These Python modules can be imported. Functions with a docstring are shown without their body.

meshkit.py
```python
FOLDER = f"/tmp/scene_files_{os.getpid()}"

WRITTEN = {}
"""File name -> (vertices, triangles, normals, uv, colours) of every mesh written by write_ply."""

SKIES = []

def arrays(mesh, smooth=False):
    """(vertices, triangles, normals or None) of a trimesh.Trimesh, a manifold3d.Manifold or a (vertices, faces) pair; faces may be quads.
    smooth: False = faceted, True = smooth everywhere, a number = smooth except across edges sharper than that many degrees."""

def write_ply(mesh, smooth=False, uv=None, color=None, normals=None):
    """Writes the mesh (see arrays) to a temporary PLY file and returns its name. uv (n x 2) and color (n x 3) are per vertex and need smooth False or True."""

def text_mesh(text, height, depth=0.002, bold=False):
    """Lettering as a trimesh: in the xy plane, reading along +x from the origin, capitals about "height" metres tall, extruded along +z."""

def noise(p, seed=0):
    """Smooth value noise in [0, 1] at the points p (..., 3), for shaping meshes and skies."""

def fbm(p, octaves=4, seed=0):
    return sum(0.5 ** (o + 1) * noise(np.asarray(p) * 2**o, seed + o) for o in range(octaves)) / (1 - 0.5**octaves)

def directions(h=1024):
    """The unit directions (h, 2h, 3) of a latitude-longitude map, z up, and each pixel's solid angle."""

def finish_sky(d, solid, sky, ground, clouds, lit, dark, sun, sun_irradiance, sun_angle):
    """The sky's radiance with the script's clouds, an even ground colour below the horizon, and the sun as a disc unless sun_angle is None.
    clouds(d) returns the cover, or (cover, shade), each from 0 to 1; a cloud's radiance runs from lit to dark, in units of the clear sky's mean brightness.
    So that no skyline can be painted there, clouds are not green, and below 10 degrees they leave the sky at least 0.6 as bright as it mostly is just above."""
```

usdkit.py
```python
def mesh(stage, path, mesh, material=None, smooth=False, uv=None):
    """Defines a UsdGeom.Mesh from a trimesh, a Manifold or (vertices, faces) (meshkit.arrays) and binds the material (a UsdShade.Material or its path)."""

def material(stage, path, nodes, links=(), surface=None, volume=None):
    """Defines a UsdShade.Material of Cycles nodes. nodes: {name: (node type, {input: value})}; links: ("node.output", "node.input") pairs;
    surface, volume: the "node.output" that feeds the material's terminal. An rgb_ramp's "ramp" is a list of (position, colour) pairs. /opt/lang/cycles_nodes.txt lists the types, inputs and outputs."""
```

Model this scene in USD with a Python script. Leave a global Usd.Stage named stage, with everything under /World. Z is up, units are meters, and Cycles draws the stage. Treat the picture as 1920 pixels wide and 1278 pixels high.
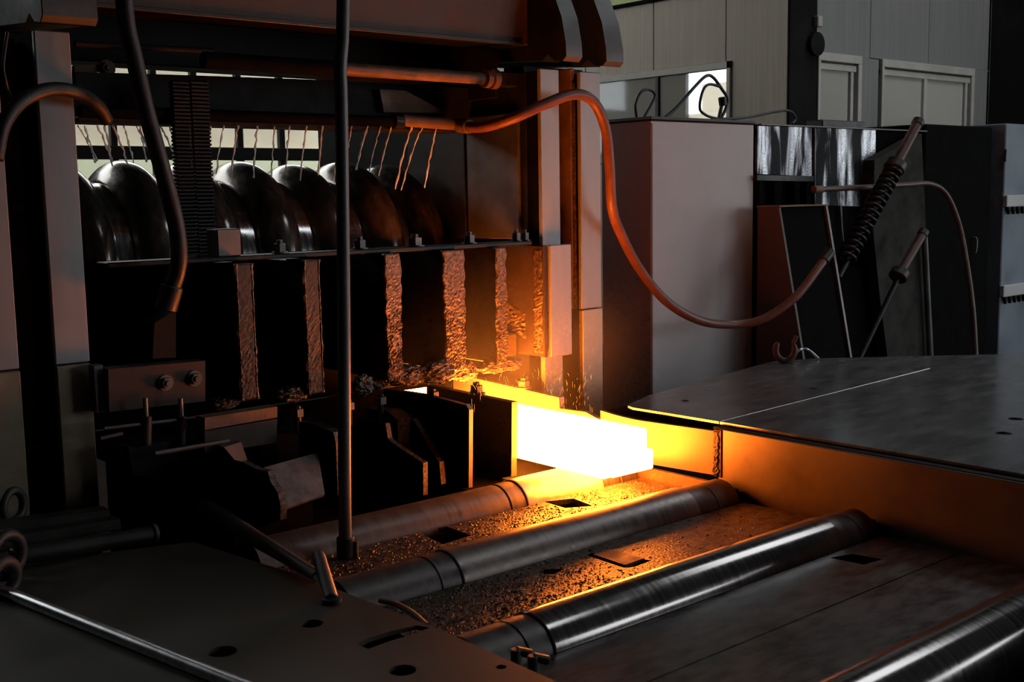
import math, random
import numpy as np, trimesh, usdkit, meshkit
from shapely.geometry import Polygon, box as sbox
from pxr import Gf, Sdf, Usd, UsdGeom, UsdLux, UsdShade

stage = Usd.Stage.CreateInMemory()
UsdGeom.SetStageUpAxis(stage, 'Z'); UsdGeom.SetStageMetersPerUnit(stage, 1.0)
UsdGeom.Xform.Define(stage, '/World'); UsdGeom.Scope.Define(stage, '/World/Looks')
rnd = random.Random(7); rng = np.random.default_rng(7)

# ------------------------------------------------------------------ camera
EYE = np.array([0.0, 0.0, 1.7]); FPX = 2182.62
_yaw, _pit, _rol = np.radians([49.4834, 7.19606, -0.95034])
_f = np.array([math.cos(_yaw) * math.cos(_pit), math.sin(_yaw) * math.cos(_pit), -math.sin(_pit)])
_r0 = np.array([math.sin(_yaw), -math.cos(_yaw), 0.0]); _u0 = np.cross(_r0, _f)
_r = math.cos(_rol) * _r0 + math.sin(_rol) * _u0; _u = -math.sin(_rol) * _r0 + math.cos(_rol) * _u0
cam = UsdGeom.Camera.Define(stage, '/World/camera')
M4 = Gf.Matrix4d(*_r, 0, *_u, 0, *(-_f), 0, *EYE, 1)
cam.AddTransformOp().Set(M4)
cam.CreateHorizontalApertureAttr(36.0); cam.CreateVerticalApertureAttr(36.0 * 1278 / 1920)
cam.CreateFocalLengthAttr(36.0 * FPX / 1920); cam.CreateClippingRangeAttr((0.05, 500.0))
cam.CreateFStopAttr(3.8); cam.CreateFocusDistanceAttr(7.6)
cam.CreateExposureAttr(0.0)

# ------------------------------------------------------------------ sky and daylight openings
dome = UsdLux.DomeLight.Define(stage, '/World/sky_light')
dome.CreateIntensityAttr(1.0); dome.CreateColorAttr((0.93, 1.0, 1.05)); dome.CreateExposureAttr(-0.15)


def window_light(name, pos, target, w, h, power, color):
    L = UsdLux.RectLight.Define(stage, '/World/' + name)
    L.CreateWidthAttr(w); L.CreateHeightAttr(h); L.CreateIntensityAttr(power); L.CreateColorAttr(color)
    z = np.array(pos, float) - np.array(target, float); z /= np.linalg.norm(z)
    x = np.cross([0, 0, 1.0], z); x /= np.linalg.norm(x); y = np.cross(z, x)
    L.AddTransformOp().Set(Gf.Matrix4d(*x, 0, *y, 0, *z, 0, *pos, 1))


DAY = (0.93, 0.97, 1.04)
window_light('bay_daylight', (17.9, 1.5, 2.6), (7.9, 1.5, 2.6), 4.0, 4.0, 0.7, DAY)               # the open bay in the right wall
window_light('corner_daylight', (17.9, -5.9, 2.8), (7.9, -5.9, 2.8), 3.0, 4.4, 2.0, DAY)          # second bay of the right wall, by the corner
window_light('gate_daylight', (15.1, -7.9, 2.4), (15.1, 2.1, 2.4), 5.0, 3.9, 2.0, DAY)            # the gate in the wall behind the camera
window_light('clerestory_daylight', (4.0, 16.9, 6.5), (4.0, 6.9, 6.5), 17.0, 2.4, 1.15, (1.0, .99, .80))   # high strip of yellowed panes, back wall
window_light('skylight', (14.8, 4.7, 8.5), (14.799, 4.7, 0.0), 3.6, 3.2, 2.2, DAY)               # strip skylight in the roof
window_light('small_skylight', (9.6, .9, 8.5), (9.599, .9, 0.0), 2.4, 2.0, 1.7, DAY)             # smaller skylight nearer the mill


# ------------------------------------------------------------------ helpers
def ray(x, y): return _f + _r * (x - 960) / FPX - _u * (y - 639) / FPX
def on_z(x, y, z): d = ray(x, y); return EYE + d * (z - EYE[2]) / d[2]      # calibrated photo point on a level plane
def on_x(x, y, X): d = ray(x, y); return EYE + d * X / d[0]
def on_y(x, y, Y): d = ray(x, y); return EYE + d * Y / d[1]


COUNT = {}


def numbered(parent, name):
    k = COUNT.get((parent, name), 0); COUNT[(parent, name)] = k + 1
    return name if k == 0 else f'{name}_{k:03d}'


def arr(m):
    if hasattr(m, 'to_mesh'):
        q = m.to_mesh(); return np.asarray(q.vert_properties[:, :3], float), np.asarray(q.tri_verts)
    if isinstance(m, trimesh.Trimesh): return np.asarray(m.vertices, float), np.asarray(m.faces)
    v, f = np.asarray(m[0], float), np.asarray(m[1], int)
    if f.shape[1] == 4: f = np.vstack([f[:, [0, 1, 2]], f[:, [0, 2, 3]]])
    return v, f


def join(*ms):
    vs, fs, n = [], [], 0
    for m in ms:
        v, f = arr(m); vs.append(v); fs.append(f + n); n += len(v)
    return np.vstack(vs), np.vstack(fs)


def tags(prim, **kw):
    for k, v in kw.items():
        if v is not None: prim.SetCustomDataByKey(k, v)


class Thing:
    """Collects parts in world coordinates; build() makes an Xform at the base with the parts as children."""
    def __init__(s, name, label, category=None, group=None, kind=None):
        s.path = '/World/' + numbered('/World', name); s.meta = dict(label=label, category=category, group=group, kind=kind); s.parts = []

    def part(s, name, mesh, material, parent=None, label=None, smooth=35, kind=None):
        p = numbered(s.path if parent is None else parent, name)
        path = f'{s.path if parent is None else parent}/{p}'
        s.parts.append((path, arr(mesh), material, label, smooth, kind)); return path

    def build(s):
        lo = np.min([m[0].min(0) for _, m, *_ in s.parts], 0); hi = np.max([m[0].max(0) for _, m, *_ in s.parts], 0)
        base = np.array([(lo[0] + hi[0]) / 2, (lo[1] + hi[1]) / 2, lo[2]])
        x = UsdGeom.Xform.Define(stage, s.path); x.AddTranslateOp().Set(Gf.Vec3d(*base)); tags(x.GetPrim(), **s.meta)
        for path, (v, f), m, label, smooth, kind in s.parts:
            p = usdkit.mesh(stage, path, (v - base, f), M[m], smooth); tags(p.GetPrim(), label=label, kind=kind)
        return s


def single(name, label, category, mesh, material, group=None, kind=None, smooth=35):
    path = '/World/' + numbered('/World', name); v, f = arr(mesh)
    lo, hi = v.min(0), v.max(0); base = np.array([(lo[0] + hi[0]) / 2, (lo[1] + hi[1]) / 2, lo[2]])
    p = usdkit.mesh(stage, path, (v - base, f), M[material], smooth); p.AddTranslateOp().Set(Gf.Vec3d(*base))
    tags(p.GetPrim(), label=label, category=category, group=group, kind=kind); return path


def structure(name, mesh, material, label, smooth=35):
    return single(name, label, None, mesh, material, kind='structure', smooth=smooth)


def hull(pts):
    return trimesh.Trimesh(pts).convex_hull if False else trimesh.convex.convex_hull(np.asarray(pts, float))


def bx(x0, x1, y0, y1, z0, z1, c=0.006):
    x0, x1 = sorted((x0, x1)); y0, y1 = sorted((y0, y1)); z0, z1 = sorted((z0, z1))
    c = min(c, (x1 - x0) / 3, (y1 - y0) / 3, (z1 - z0) / 3)
    if c <= 0.0004: return trimesh.creation.box(bounds=[[x0, y0, z0], [x1, y1, z1]])
    P = []
    for sx in (0, 1):
        for sy in (0, 1):
            for sz in (0, 1):
                a = np.array([x1 if sx else x0, y1 if sy else y0, z1 if sz else z0]); d = np.array([-1 if sx else 1, -1 if sy else 1, -1 if sz else 1]) * c
                for k in range(3):
                    q = a + d; q[k] = a[k]; P.append(q)
    return hull(P)


def extr(poly, depth, order, off):
    """poly in (a, b) extruded along the third axis; order says which world axes a, b and the depth are."""
    if not isinstance(poly, Polygon): poly = Polygon(poly)
    if not poly.is_valid: poly = poly.buffer(0)
    m = trimesh.creation.extrude_polygon(poly, depth, engine='earcut')
    w = np.zeros_like(m.vertices)
    for i, ax in enumerate(order): w[:, ax] = m.vertices[:, i]
    w[:, order[2]] += off
    m = trimesh.Trimesh(w, m.faces, process=False)
    if m.volume < 0: m.invert()
    return m


def px_y(pts, Y, depth): return extr([on_y(a, b, Y)[[0, 2]] for a, b in pts], depth, (0, 2, 1), Y)     # outline read off the photo on the plane y = Y
def px_x(pts, X, depth): return extr([on_x(a, b, X)[[1, 2]] for a, b in pts], depth, (1, 2, 0), X)
def poly_z(poly, Z, depth): return extr(poly, depth, (0, 1, 2), Z)
def poly_x(poly, X, depth): return extr(poly, depth, (1, 2, 0), X)
def poly_y(poly, Y, depth): return extr(poly, depth, (0, 2, 1), Y)


def spline(pts, n=8):
    p = np.asarray(pts, float); q = np.vstack([2 * p[0] - p[1], p, 2 * p[-1] - p[-2]]); out = []
    for i in range(1, len(q) - 2):
        for t in np.linspace(0, 1, n, endpoint=False):
            a, b, c, d = q[i - 1], q[i], q[i + 1], q[i + 2]
            out.append(.5 * (2 * b + (c - a) * t + (2 * a - 5 * b + 4 * c - d) * t * t + (3 * b - 3 * c + d - a) * t ** 3))
    return np.array(out + [q[-2]])


def tube(pts, r, seg=12, cap=True):
    p = np.asarray(pts, float); n = len(p); r = np.broadcast_to(r, n)
    t = np.gradient(p, axis=0); t /= np.linalg.norm(t, axis=1, keepdims=True)
    a = np.array([0, 0, 1.0]) if abs(t[0, 2]) < .9 else np.array([1.0, 0, 0]); u = np.cross(t[0], a); u /= np.linalg.norm(u); V = []
    for i in range(n):
        u = u - t[i] * (u @ t[i]); u /= np.linalg.norm(u); w = np.cross(t[i], u)
        for k in range(seg):
            ph = 2 * math.pi * k / seg; V.append(p[i] + r[i] * (math.cos(ph) * u + math.sin(ph) * w))
    Fs = []
    for i in range(n - 1):
        for k in range(seg):
            a, b = i * seg + k, i * seg + (k + 1) % seg; Fs += [[a, b, b + seg], [a, b + seg, a + seg]]
    if cap:
        V += [p[0], p[-1]]; c0, c1 = n * seg, n * seg + 1
        for k in range(seg): Fs += [[c0, (k + 1) % seg, k], [c1, (n - 1) * seg + k, (n - 1) * seg + (k + 1) % seg]]
    return np.array(V), np.array(Fs)


def rod(a, b, r, seg=16, r2=None):
    a, b = np.asarray(a, float), np.asarray(b, float); e = .12 * min(r, np.linalg.norm(b - a)); d = (b - a) / np.linalg.norm(b - a); r2 = r if r2 is None else r2
    return tube([a, a + d * e, b - d * e, b], [r * .88, r, r2, r2 * .88], seg)


def lathe_x(profile, y, z, seg=64):
    """profile: (x, r) pairs, turned about a line along x through (y, z)."""
    V, Fs = [], []
    for x, r in profile:
        for k in range(seg):
            a = 2 * math.pi * k / seg; V.append([x, y + r * math.cos(a), z + r * math.sin(a)])
    for i in range(len(profile) - 1):
        for k in range(seg):
            a, b = i * seg + k, i * seg + (k + 1) % seg; Fs += [[a, a + seg, b + seg], [a, b + seg, b]]
    n = len(V); V += [[profile[0][0], y, z], [profile[-1][0], y, z]]
    for k in range(seg): Fs += [[n, k, (k + 1) % seg], [n + 1, (len(profile) - 1) * seg + (k + 1) % seg, (len(profile) - 1) * seg + k]]
    m = trimesh.Trimesh(V, Fs, process=False)
    if m.volume < 0: m.invert()
    return m


def bolt(c, axis=2, r=.028, h=.03, sign=1):
    """hexagonal head on a round washer, standing on the point c."""
    hexa = trimesh.creation.cylinder(r, h, sections=6); hexa.apply_translation([0, 0, h / 2 + .008])
    wash = trimesh.creation.cylinder(r * 1.35, .01, sections=16); wash.apply_translation([0, 0, .004])
    stud = trimesh.creation.cylinder(r * .5, h * .5, sections=10); stud.apply_translation([0, 0, h + .008 + h * .2])
    m = trimesh.util.concatenate([hexa, wash, stud])
    if axis == 1: m.apply_transform(trimesh.transformations.rotation_matrix(math.pi / 2, [1, 0, 0]))
    if axis == 0: m.apply_transform(trimesh.transformations.rotation_matrix(-math.pi / 2, [0, 1, 0]))
    m.apply_translation(c); return m


def crust(x0, x1, z0, z1, y, amp=.012, step=.0065, seed=0, lean=None, sx=1.0):
    """A lumpy skin of scale over a face looking towards -y; sits on the plane y and closes against it."""
    nx, nz = max(3, int((x1 - x0) / step)), max(3, int((z1 - z0) / step))
    gx, gz = np.meshgrid(np.linspace(0, 1, nx + 1), np.linspace(0, 1, nz + 1))
    P = np.stack([x0 + gx * (x1 - x0), np.full_like(gx, y), z0 + gz * (z1 - z0)], -1)
    h = meshkit.fbm(P * [105, 1, 88] + seed * 3.7, 3, seed); h = np.clip((h - .3) * 1.9, 0, 1)
    fade = .18 + .82 * np.clip(1.35 - 1.25 * gz, 0, 1)
    P[..., 1] -= amp * h * fade + .001
    edge = (gx == 0) | (gx == 1) | (gz == 0) | (gz == 1); P[..., 1][edge] = y + .004
    wob = (meshkit.noise(np.stack([gx * 0 + seed, gx, gz * 14], -1), seed + 5) - .5) * .02 * np.where(gx < .5, 1, 1)
    P[..., 0] += wob * (np.abs(gx - .5) > .35)
    i = np.arange((nx + 1) * (nz + 1)).reshape(nz + 1, nx + 1)
    f = np.stack([i[:-1, :-1], i[:-1, 1:], i[1:, 1:], i[1:, :-1]], -1).reshape(-1, 4)
    return P.reshape(-1, 3), f


def lump(c, size, seed, amp=.35):
    m = trimesh.creation.icosphere(4); v = m.vertices.copy()
    v *= (1 + amp * (meshkit.fbm(v * 3.4 + seed * 5.1, 5, seed) - .5) * 2)[:, None]
    return v * size + c, m.faces


# ------------------------------------------------------------------ materials
M = {}


def metal(name, c1, c2, rough=(.35, .6), metallic=.7, scale=6.0, stretch=(1, 1, 1), bump=.15, bscale=60.0, spec=.5, coat=0.0, bdist=.004):
    n = {'g': ('geometry', {}), 'm': ('mapping', {'scale': stretch}), 'n': ('noise_texture', {'scale': scale, 'detail': 5.0, 'roughness': .62}),
         'c': ('rgb_ramp', {'ramp': [(.3, c1), (.7, c2)]}), 'r': ('map_range', {'from_min': .3, 'from_max': .7, 'to_min': rough[0], 'to_max': rough[1], 'clamp': True}),
         'b': ('noise_texture', {'scale': bscale, 'detail': 3.0}), 'bm': ('bump', {'strength': bump, 'distance': bdist}),
         'p': ('principled_bsdf', {'metallic': metallic, 'specular_ior_level': spec, 'coat_weight': coat, 'coat_roughness': .12})}
    L = [('g.position', 'm.vector'), ('m.vector', 'n.vector'), ('m.vector', 'b.vector'), ('n.fac', 'c.fac'), ('n.fac', 'r.value'), ('c.color', 'p.base_color'),
         ('r.result', 'p.roughness'), ('b.fac', 'bm.height'), ('bm.normal', 'p.normal')]
    M[name] = usdkit.material(stage, '/World/Looks/' + name, n, L, surface='p.BSDF')


def emitter(name, color, strength):
    M[name] = usdkit.material(stage, '/World/Looks/' + name, {'e': ('emission', {'color': color, 'strength': strength})}, [], surface='e.emission')


HOT = (1.0, .20, .0165)
emitter('white_hot', HOT, 68.0)
emitter('yellow_hot', (1.0, .34, .02), 3.2)
emitter('spark_glow', (1.0, .36, .04), 5.0)
metal('black_steel', (.005, .0048, .0045), (.014, .0125, .011), (.55, .75), .2, spec=.25)
metal('oily_black', (.005, .0045, .004), (.016, .014, .012), (.3, .5), .4, bump=.3, spec=.35)
metal('dark_steel', (.022, .019, .017), (.05, .044, .038), (.38, .6), .5)
metal('grey_steel', (.09, .086, .083), (.15, .143, .138), (.38, .55), .55, scale=4)
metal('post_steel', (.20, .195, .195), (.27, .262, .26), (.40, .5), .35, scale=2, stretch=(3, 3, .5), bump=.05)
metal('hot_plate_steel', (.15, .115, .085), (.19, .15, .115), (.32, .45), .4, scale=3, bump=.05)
metal('rusty_steel', (.10, .055, .035), (.20, .12, .075), (.45, .75), .25, scale=9, bump=.4)
metal('scale_crust', (.045, .032, .024), (.18, .125, .09), (.18, .4), .4, scale=40, bump=.9, bscale=160)
metal('deck_scale', (.05, .036, .026), (.16, .12, .085), (.20, .42), .45, scale=14, bump=1.0, bscale=75, bdist=.007)
metal('deck_smooth', (.08, .074, .07), (.19, .178, .17), (.22, .40), .6, scale=5, stretch=(1, 2.5, 1), bump=.10, bscale=30)
metal('floor_plate', (.045, .043, .032), (.085, .076, .062), (.42, .6), .2, scale=2.2, bump=.1, spec=.4)
metal('table_plate', (.22, .212, .206), (.31, .30, .292), (.15, .26), .6, scale=2.5, stretch=(1, 3, 1), bump=.03, bscale=20)
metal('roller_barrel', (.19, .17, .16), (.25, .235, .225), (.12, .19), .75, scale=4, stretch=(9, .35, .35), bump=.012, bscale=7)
metal('roller_sleeve', (.07, .06, .055), (.13, .115, .105), (.35, .55), .6, scale=8, stretch=(5, .5, .5), bump=.06, bscale=8)
metal('roll_steel', (.07, .055, .045), (.19, .155, .13), (.12, .28), .6, scale=5, stretch=(3, 1.2, 1.2), bump=.25, bscale=16, coat=.5)
metal('roll_groove', (.30, .29, .29), (.5, .49, .48), (.08, .2), .9, scale=6, stretch=(6, 1, 1), bump=.12, bscale=16)
metal('cabinet_paint', (.38, .36, .355), (.45, .43, .425), (.45, .6), .0, scale=1.6, bump=.03)
metal('red_glow_paint', (.10, .028, .018), (.14, .04, .026), (.5, .65), .0, scale=2.0, bump=.05)  # red billet glow on the cabinet side, put into its colour
metal('blue_paint', (.12, .14, .17), (.18, .21, .24), (.4, .6), .0, scale=2.5, bump=.05)
metal('pulpit_clad', (.40, .335, .27), (.56, .47, .385), (.45, .6), .0, scale=2.0, stretch=(9, 9, .3), bump=.12, bscale=9)
metal('pulpit_shaded', (.15, .148, .138), (.21, .205, .19), (.45, .6), .0, scale=2.0, stretch=(9, 9, .3), bump=.1, bscale=9)  # darker copy of the cladding; weaker light on this wall put into colour
metal('matte_black', (.0025, .0025, .0024), (.007, .0065, .006), (.8, .95), .0, scale=6, bump=.2, spec=.03)
metal('pulpit_frame', (.36, .335, .30), (.46, .43, .39), (.4, .55), .1, scale=5, bump=.03)
metal('lime_daylight', (.50, .60, .22), (.62, .72, .30), (.5, .65), .0, scale=2, bump=.02)  # lime of daylit translucent panes put into a wall colour
metal('concrete', (.022, .022, .019), (.055, .053, .046), (.85, .95), .0, scale=4, bump=.5, bscale=25, spec=.05)
metal('rubber', (.010, .009, .008), (.018, .016, .015), (.42, .6), .0, scale=12, bump=.2)
metal('hose_rubber', (.05, .022, .014), (.09, .042, .028), (.4, .55), .0, scale=10, bump=.2)
metal('red_hose', (.12, .042, .025), (.18, .066, .04), (.4, .55), .0, scale=10, bump=.2)
metal('dull_red', (.05, .020, .013), (.09, .036, .022), (.45, .6), .1, scale=9, bump=.3)
metal('dark_rust', (.024, .015, .011), (.042, .026, .019), (.5, .7), .2, scale=4, bump=.2)
metal('beam_rust', (.06, .032, .02), (.10, .055, .036), (.5, .7), .2, scale=4, bump=.2)
metal('brown_paint', (.045, .018, .011), (.07, .028, .017), (.5, .65), .0, scale=3, bump=.05)
metal('glow_tint_steel', (.22, .178, .12), (.36, .30, .21), (.36, .5), .4, scale=3, bump=.15, bscale=40)  # warm tint paints the billet glow reflected on the lower plates
metal('pale_steel', (.17, .165, .16), (.27, .262, .255), (.3, .42), .5, scale=5, stretch=(3, 3, 1), bump=.08)
metal('sheen_post', (.34, .335, .335), (.42, .41, .41), (.38, .48), .35, scale=2, stretch=(3, 3, .5), bump=.05)  # lighter copy of post_steel with the daylight sheen in its colour
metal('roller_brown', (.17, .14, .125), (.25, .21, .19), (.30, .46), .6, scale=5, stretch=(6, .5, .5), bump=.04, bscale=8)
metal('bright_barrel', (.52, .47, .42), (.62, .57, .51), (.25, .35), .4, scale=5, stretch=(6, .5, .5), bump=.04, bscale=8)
metal('pale_bar', (.58, .61, .64), (.66, .69, .72), (.22, .32), .85, scale=8, bump=.03)
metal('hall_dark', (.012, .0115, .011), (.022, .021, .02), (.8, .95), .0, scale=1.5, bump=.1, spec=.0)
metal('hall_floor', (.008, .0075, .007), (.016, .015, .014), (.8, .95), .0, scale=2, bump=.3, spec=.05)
metal('outside_pale', (.62, .62, .42), (.78, .78, .56), (.8, .95), .0, scale=.5, bump=.0, spec=.1)
metal('outside_beige', (.52, .44, .34), (.66, .57, .45), (.8, .95), .0, scale=.6, bump=.0, spec=.1)
metal('outside_ground', (.3, .32, .24), (.4, .42, .32), (.8, .95), .0, scale=.6, bump=.0, spec=.1)
metal('outside_hill', (.10, .13, .13), (.16, .19, .19), (.9, .99), .0, scale=.2, bump=.0, spec=.1)
M['window_glass'] = usdkit.material(stage, '/World/Looks/window_glass', {'t': ('transparent_bsdf', {'color': (.95, .97, .98)}), 'g': ('glossy_bsdf', {'color': (.9, .9, .9), 'roughness': .03}),
    'f': ('fresnel', {'IOR': 1.5}), 'x': ('mix_closure', {})}, [('f.fac', 'x.fac'), ('t.BSDF', 'x.closure1'), ('g.BSDF', 'x.closure2')], surface='x.closure')
M['room_glass'] = usdkit.material(stage, '/World/Looks/room_glass', {'t': ('transparent_bsdf', {'color': (.85, .87, .88)}), 'g': ('glossy_bsdf', {'color': (.9, .92, .95), 'roughness': .05}),
    'd': ('diffuse_bsdf', {'color': (.50, .47, .42)}), 'x': ('mix_closure', {'fac': .25}), 'y': ('mix_closure', {'fac': .7})},
    [('t.BSDF', 'x.closure1'), ('g.BSDF', 'x.closure2'), ('x.closure', 'y.closure1'), ('d.BSDF', 'y.closure2')], surface='y.closure')  # diffuse share paints the reflections in these panes as a pale tone
M['water'] = usdkit.material(stage, '/World/Looks/water', {'p': ('principled_bsdf', {'base_color': (.9, .92, .95), 'roughness': .12, 'transmission_weight': .55, 'ior': 1.33, 'specular_ior_level': .8})}, [], surface='p.BSDF')
# bare wet metal showing through dark oil in runs: the pale streaks also paint reflected window light
M['oily_panel'] = usdkit.material(stage, '/World/Looks/oily_panel', {'g': ('geometry', {}), 'm': ('mapping', {'scale': (4.6, 1, .7), 'location': (1.3, 0, .4)}), 'n': ('noise_texture', {'scale': 1.0, 'detail': 4.0, 'roughness': .6, 'distortion': .8}),
    'c': ('rgb_ramp', {'ramp': [(.45, (.008, .008, .009)), (.60, (.5, .51, .54))]}), 'r': ('map_range', {'from_min': .42, 'from_max': .56, 'to_min': .6, 'to_max': .3, 'clamp': True}),
    'b': ('noise_texture', {'scale': 45.0, 'detail': 3.0}), 'bm': ('bump', {'strength': .6, 'distance': .01}), 'p': ('principled_bsdf', {'metallic': .8})},
    [('g.position', 'm.vector'), ('m.vector', 'n.vector'), ('n.fac', 'c.fac'), ('n.fac', 'r.value'), ('c.color', 'p.base_color'), ('r.result', 'p.roughness'),
     ('g.position', 'b.vector'), ('b.fac', 'bm.height'), ('bm.normal', 'p.normal')], surface='p.BSDF')

# ------------------------------------------------------------------ the hall (setting)
FL = -.45
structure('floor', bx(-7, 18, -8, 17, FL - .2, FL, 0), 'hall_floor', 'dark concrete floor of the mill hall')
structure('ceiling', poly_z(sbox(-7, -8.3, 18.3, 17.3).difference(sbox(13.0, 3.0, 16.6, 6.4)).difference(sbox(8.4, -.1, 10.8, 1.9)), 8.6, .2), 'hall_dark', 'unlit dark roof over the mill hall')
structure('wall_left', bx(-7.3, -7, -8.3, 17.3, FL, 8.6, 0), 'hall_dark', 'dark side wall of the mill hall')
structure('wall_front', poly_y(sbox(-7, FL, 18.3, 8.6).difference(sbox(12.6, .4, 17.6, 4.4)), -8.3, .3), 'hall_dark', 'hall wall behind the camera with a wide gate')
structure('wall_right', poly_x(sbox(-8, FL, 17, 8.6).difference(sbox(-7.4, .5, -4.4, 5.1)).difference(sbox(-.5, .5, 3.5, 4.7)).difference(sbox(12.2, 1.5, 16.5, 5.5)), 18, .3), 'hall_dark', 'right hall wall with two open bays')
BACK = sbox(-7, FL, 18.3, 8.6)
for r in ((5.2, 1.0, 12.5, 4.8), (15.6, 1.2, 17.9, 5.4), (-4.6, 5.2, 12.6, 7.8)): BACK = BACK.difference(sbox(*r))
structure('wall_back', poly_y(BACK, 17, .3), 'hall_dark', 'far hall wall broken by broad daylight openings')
w = Thing('window_1', 'broad daylit opening with dark bars seen through the mill stand', None, kind='structure')
for x in (6.9, 7.55, 8.2, 8.95, 9.7, 10.6, 11.5): w.part('window_bar', bx(x - .05, x + .05, 17.02, 17.12, 1.0, 4.8), 'black_steel')
for z, h in ((2.40, .10), (3.25, .12)): w.part('window_rail', bx(5.2, 12.5, 16.98, 17.08, z - h, z + h), 'black_steel')
w.build()

# outside, seen through the opening
structure('outside_building', join(bx(2, 24, 24.0, 24.5, 2.75, 9, 0)), 'outside_beige', 'sunlit beige wall across the yard')
structure('outside_wall', join(bx(2, 24, 23.6, 23.98, -.4, 2.74, 0)), 'outside_pale', 'pale yellow-green wall across the yard')
structure('outside_house', join(bx(31, 37, 19, 33, -.6, 4.3, 0), bx(32.2, 33.4, 24.6, 27.2, 4.3, 5.4, 0)), 'outside_beige', 'beige house beyond the right wall')
structure('yard_ground', bx(-20, 60, -30, 60, -.75, -.68, 0), 'outside_ground', 'ground of the yard outside the hall')

# ------------------------------------------------------------------ roller table
def deck(name, label, x0, x1, y0, y1, z, holes, mat, thick=.03, legs=True):
    p = sbox(x0, y0, x1, y1)
    for h in holes: p = p.difference(Polygon(h))
    t = Thing(name, label, 'deck plate')
    t.part('plate', poly_z(p, z - thick, thick), mat)
    if legs:
        for xx in (x0 + .05, x1 - .12): t.part('support_beam', bx(xx, xx + .06, y0 + .06, y1 - .06, FL, z - thick), 'black_steel')
    return t


RX0, RX1 = 2.66, 5.41
R = .16
ROLL_Y = [5.20, 4.37, 3.45, 2.21]
def roller(y, label, x0=2.67, x1=5.36, joints=(3.0, 5.0), r=R, bare='roller_barrel'):
    t = Thing('table_roller', label, 'roller', 'rollers of the mill table')
    a, b = joints
    t.part('barrel', lathe_x([(a, r - .02), (a, r - .004), (a + .008, r), (b - .008, r), (b, r - .004), (b, r - .02)], y, -r, 96), bare)
    t.part('sleeve', lathe_x([(x0, r - .03), (x0, r - .012), (a - .13, r - .012), (a - .126, r - .016), (a - .120, r - .016), (a - .116, r - .010), (a - .003, r - .010), (a - .003, r - .03)], y, -r, 96), 'roller_sleeve')
    t.part('sleeve', lathe_x([(b + .003, r - .03), (b + .003, r - .010), (b + .16, r - .010), (b + .164, r - .016), (b + .172, r - .016), (b + .176, r - .012), (x1, r - .012), (x1, r - .03)], y, -r, 96), 'roller_sleeve')
    for n, (c0, c1) in enumerate(((x0 - .02, x0), (x1, x1 + .05))): t.part('neck', lathe_x([(c0, .06), (c1, .06)], y, -r, 32), 'dark_steel')
    for c0, c1 in ((x0 - .022, x0 - .004), (x1 + .012, x1 + .048)): t.part('bearing_block', bx(c0, c1, y - .1, y + .1, FL, -.06), 'black_steel')
    return t.build()
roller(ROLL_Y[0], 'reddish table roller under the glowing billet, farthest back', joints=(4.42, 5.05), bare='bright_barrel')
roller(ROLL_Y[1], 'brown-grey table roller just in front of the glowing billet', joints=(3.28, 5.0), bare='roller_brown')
roller(ROLL_Y[2], 'polished table roller with bright grey streaks between scaly deck and smooth plate', joints=(3.02, 5.05))
roller(ROLL_Y[3], 'shiny grey table roller cut off by the lower right corner', joints=(2.9, 5.2))

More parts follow.
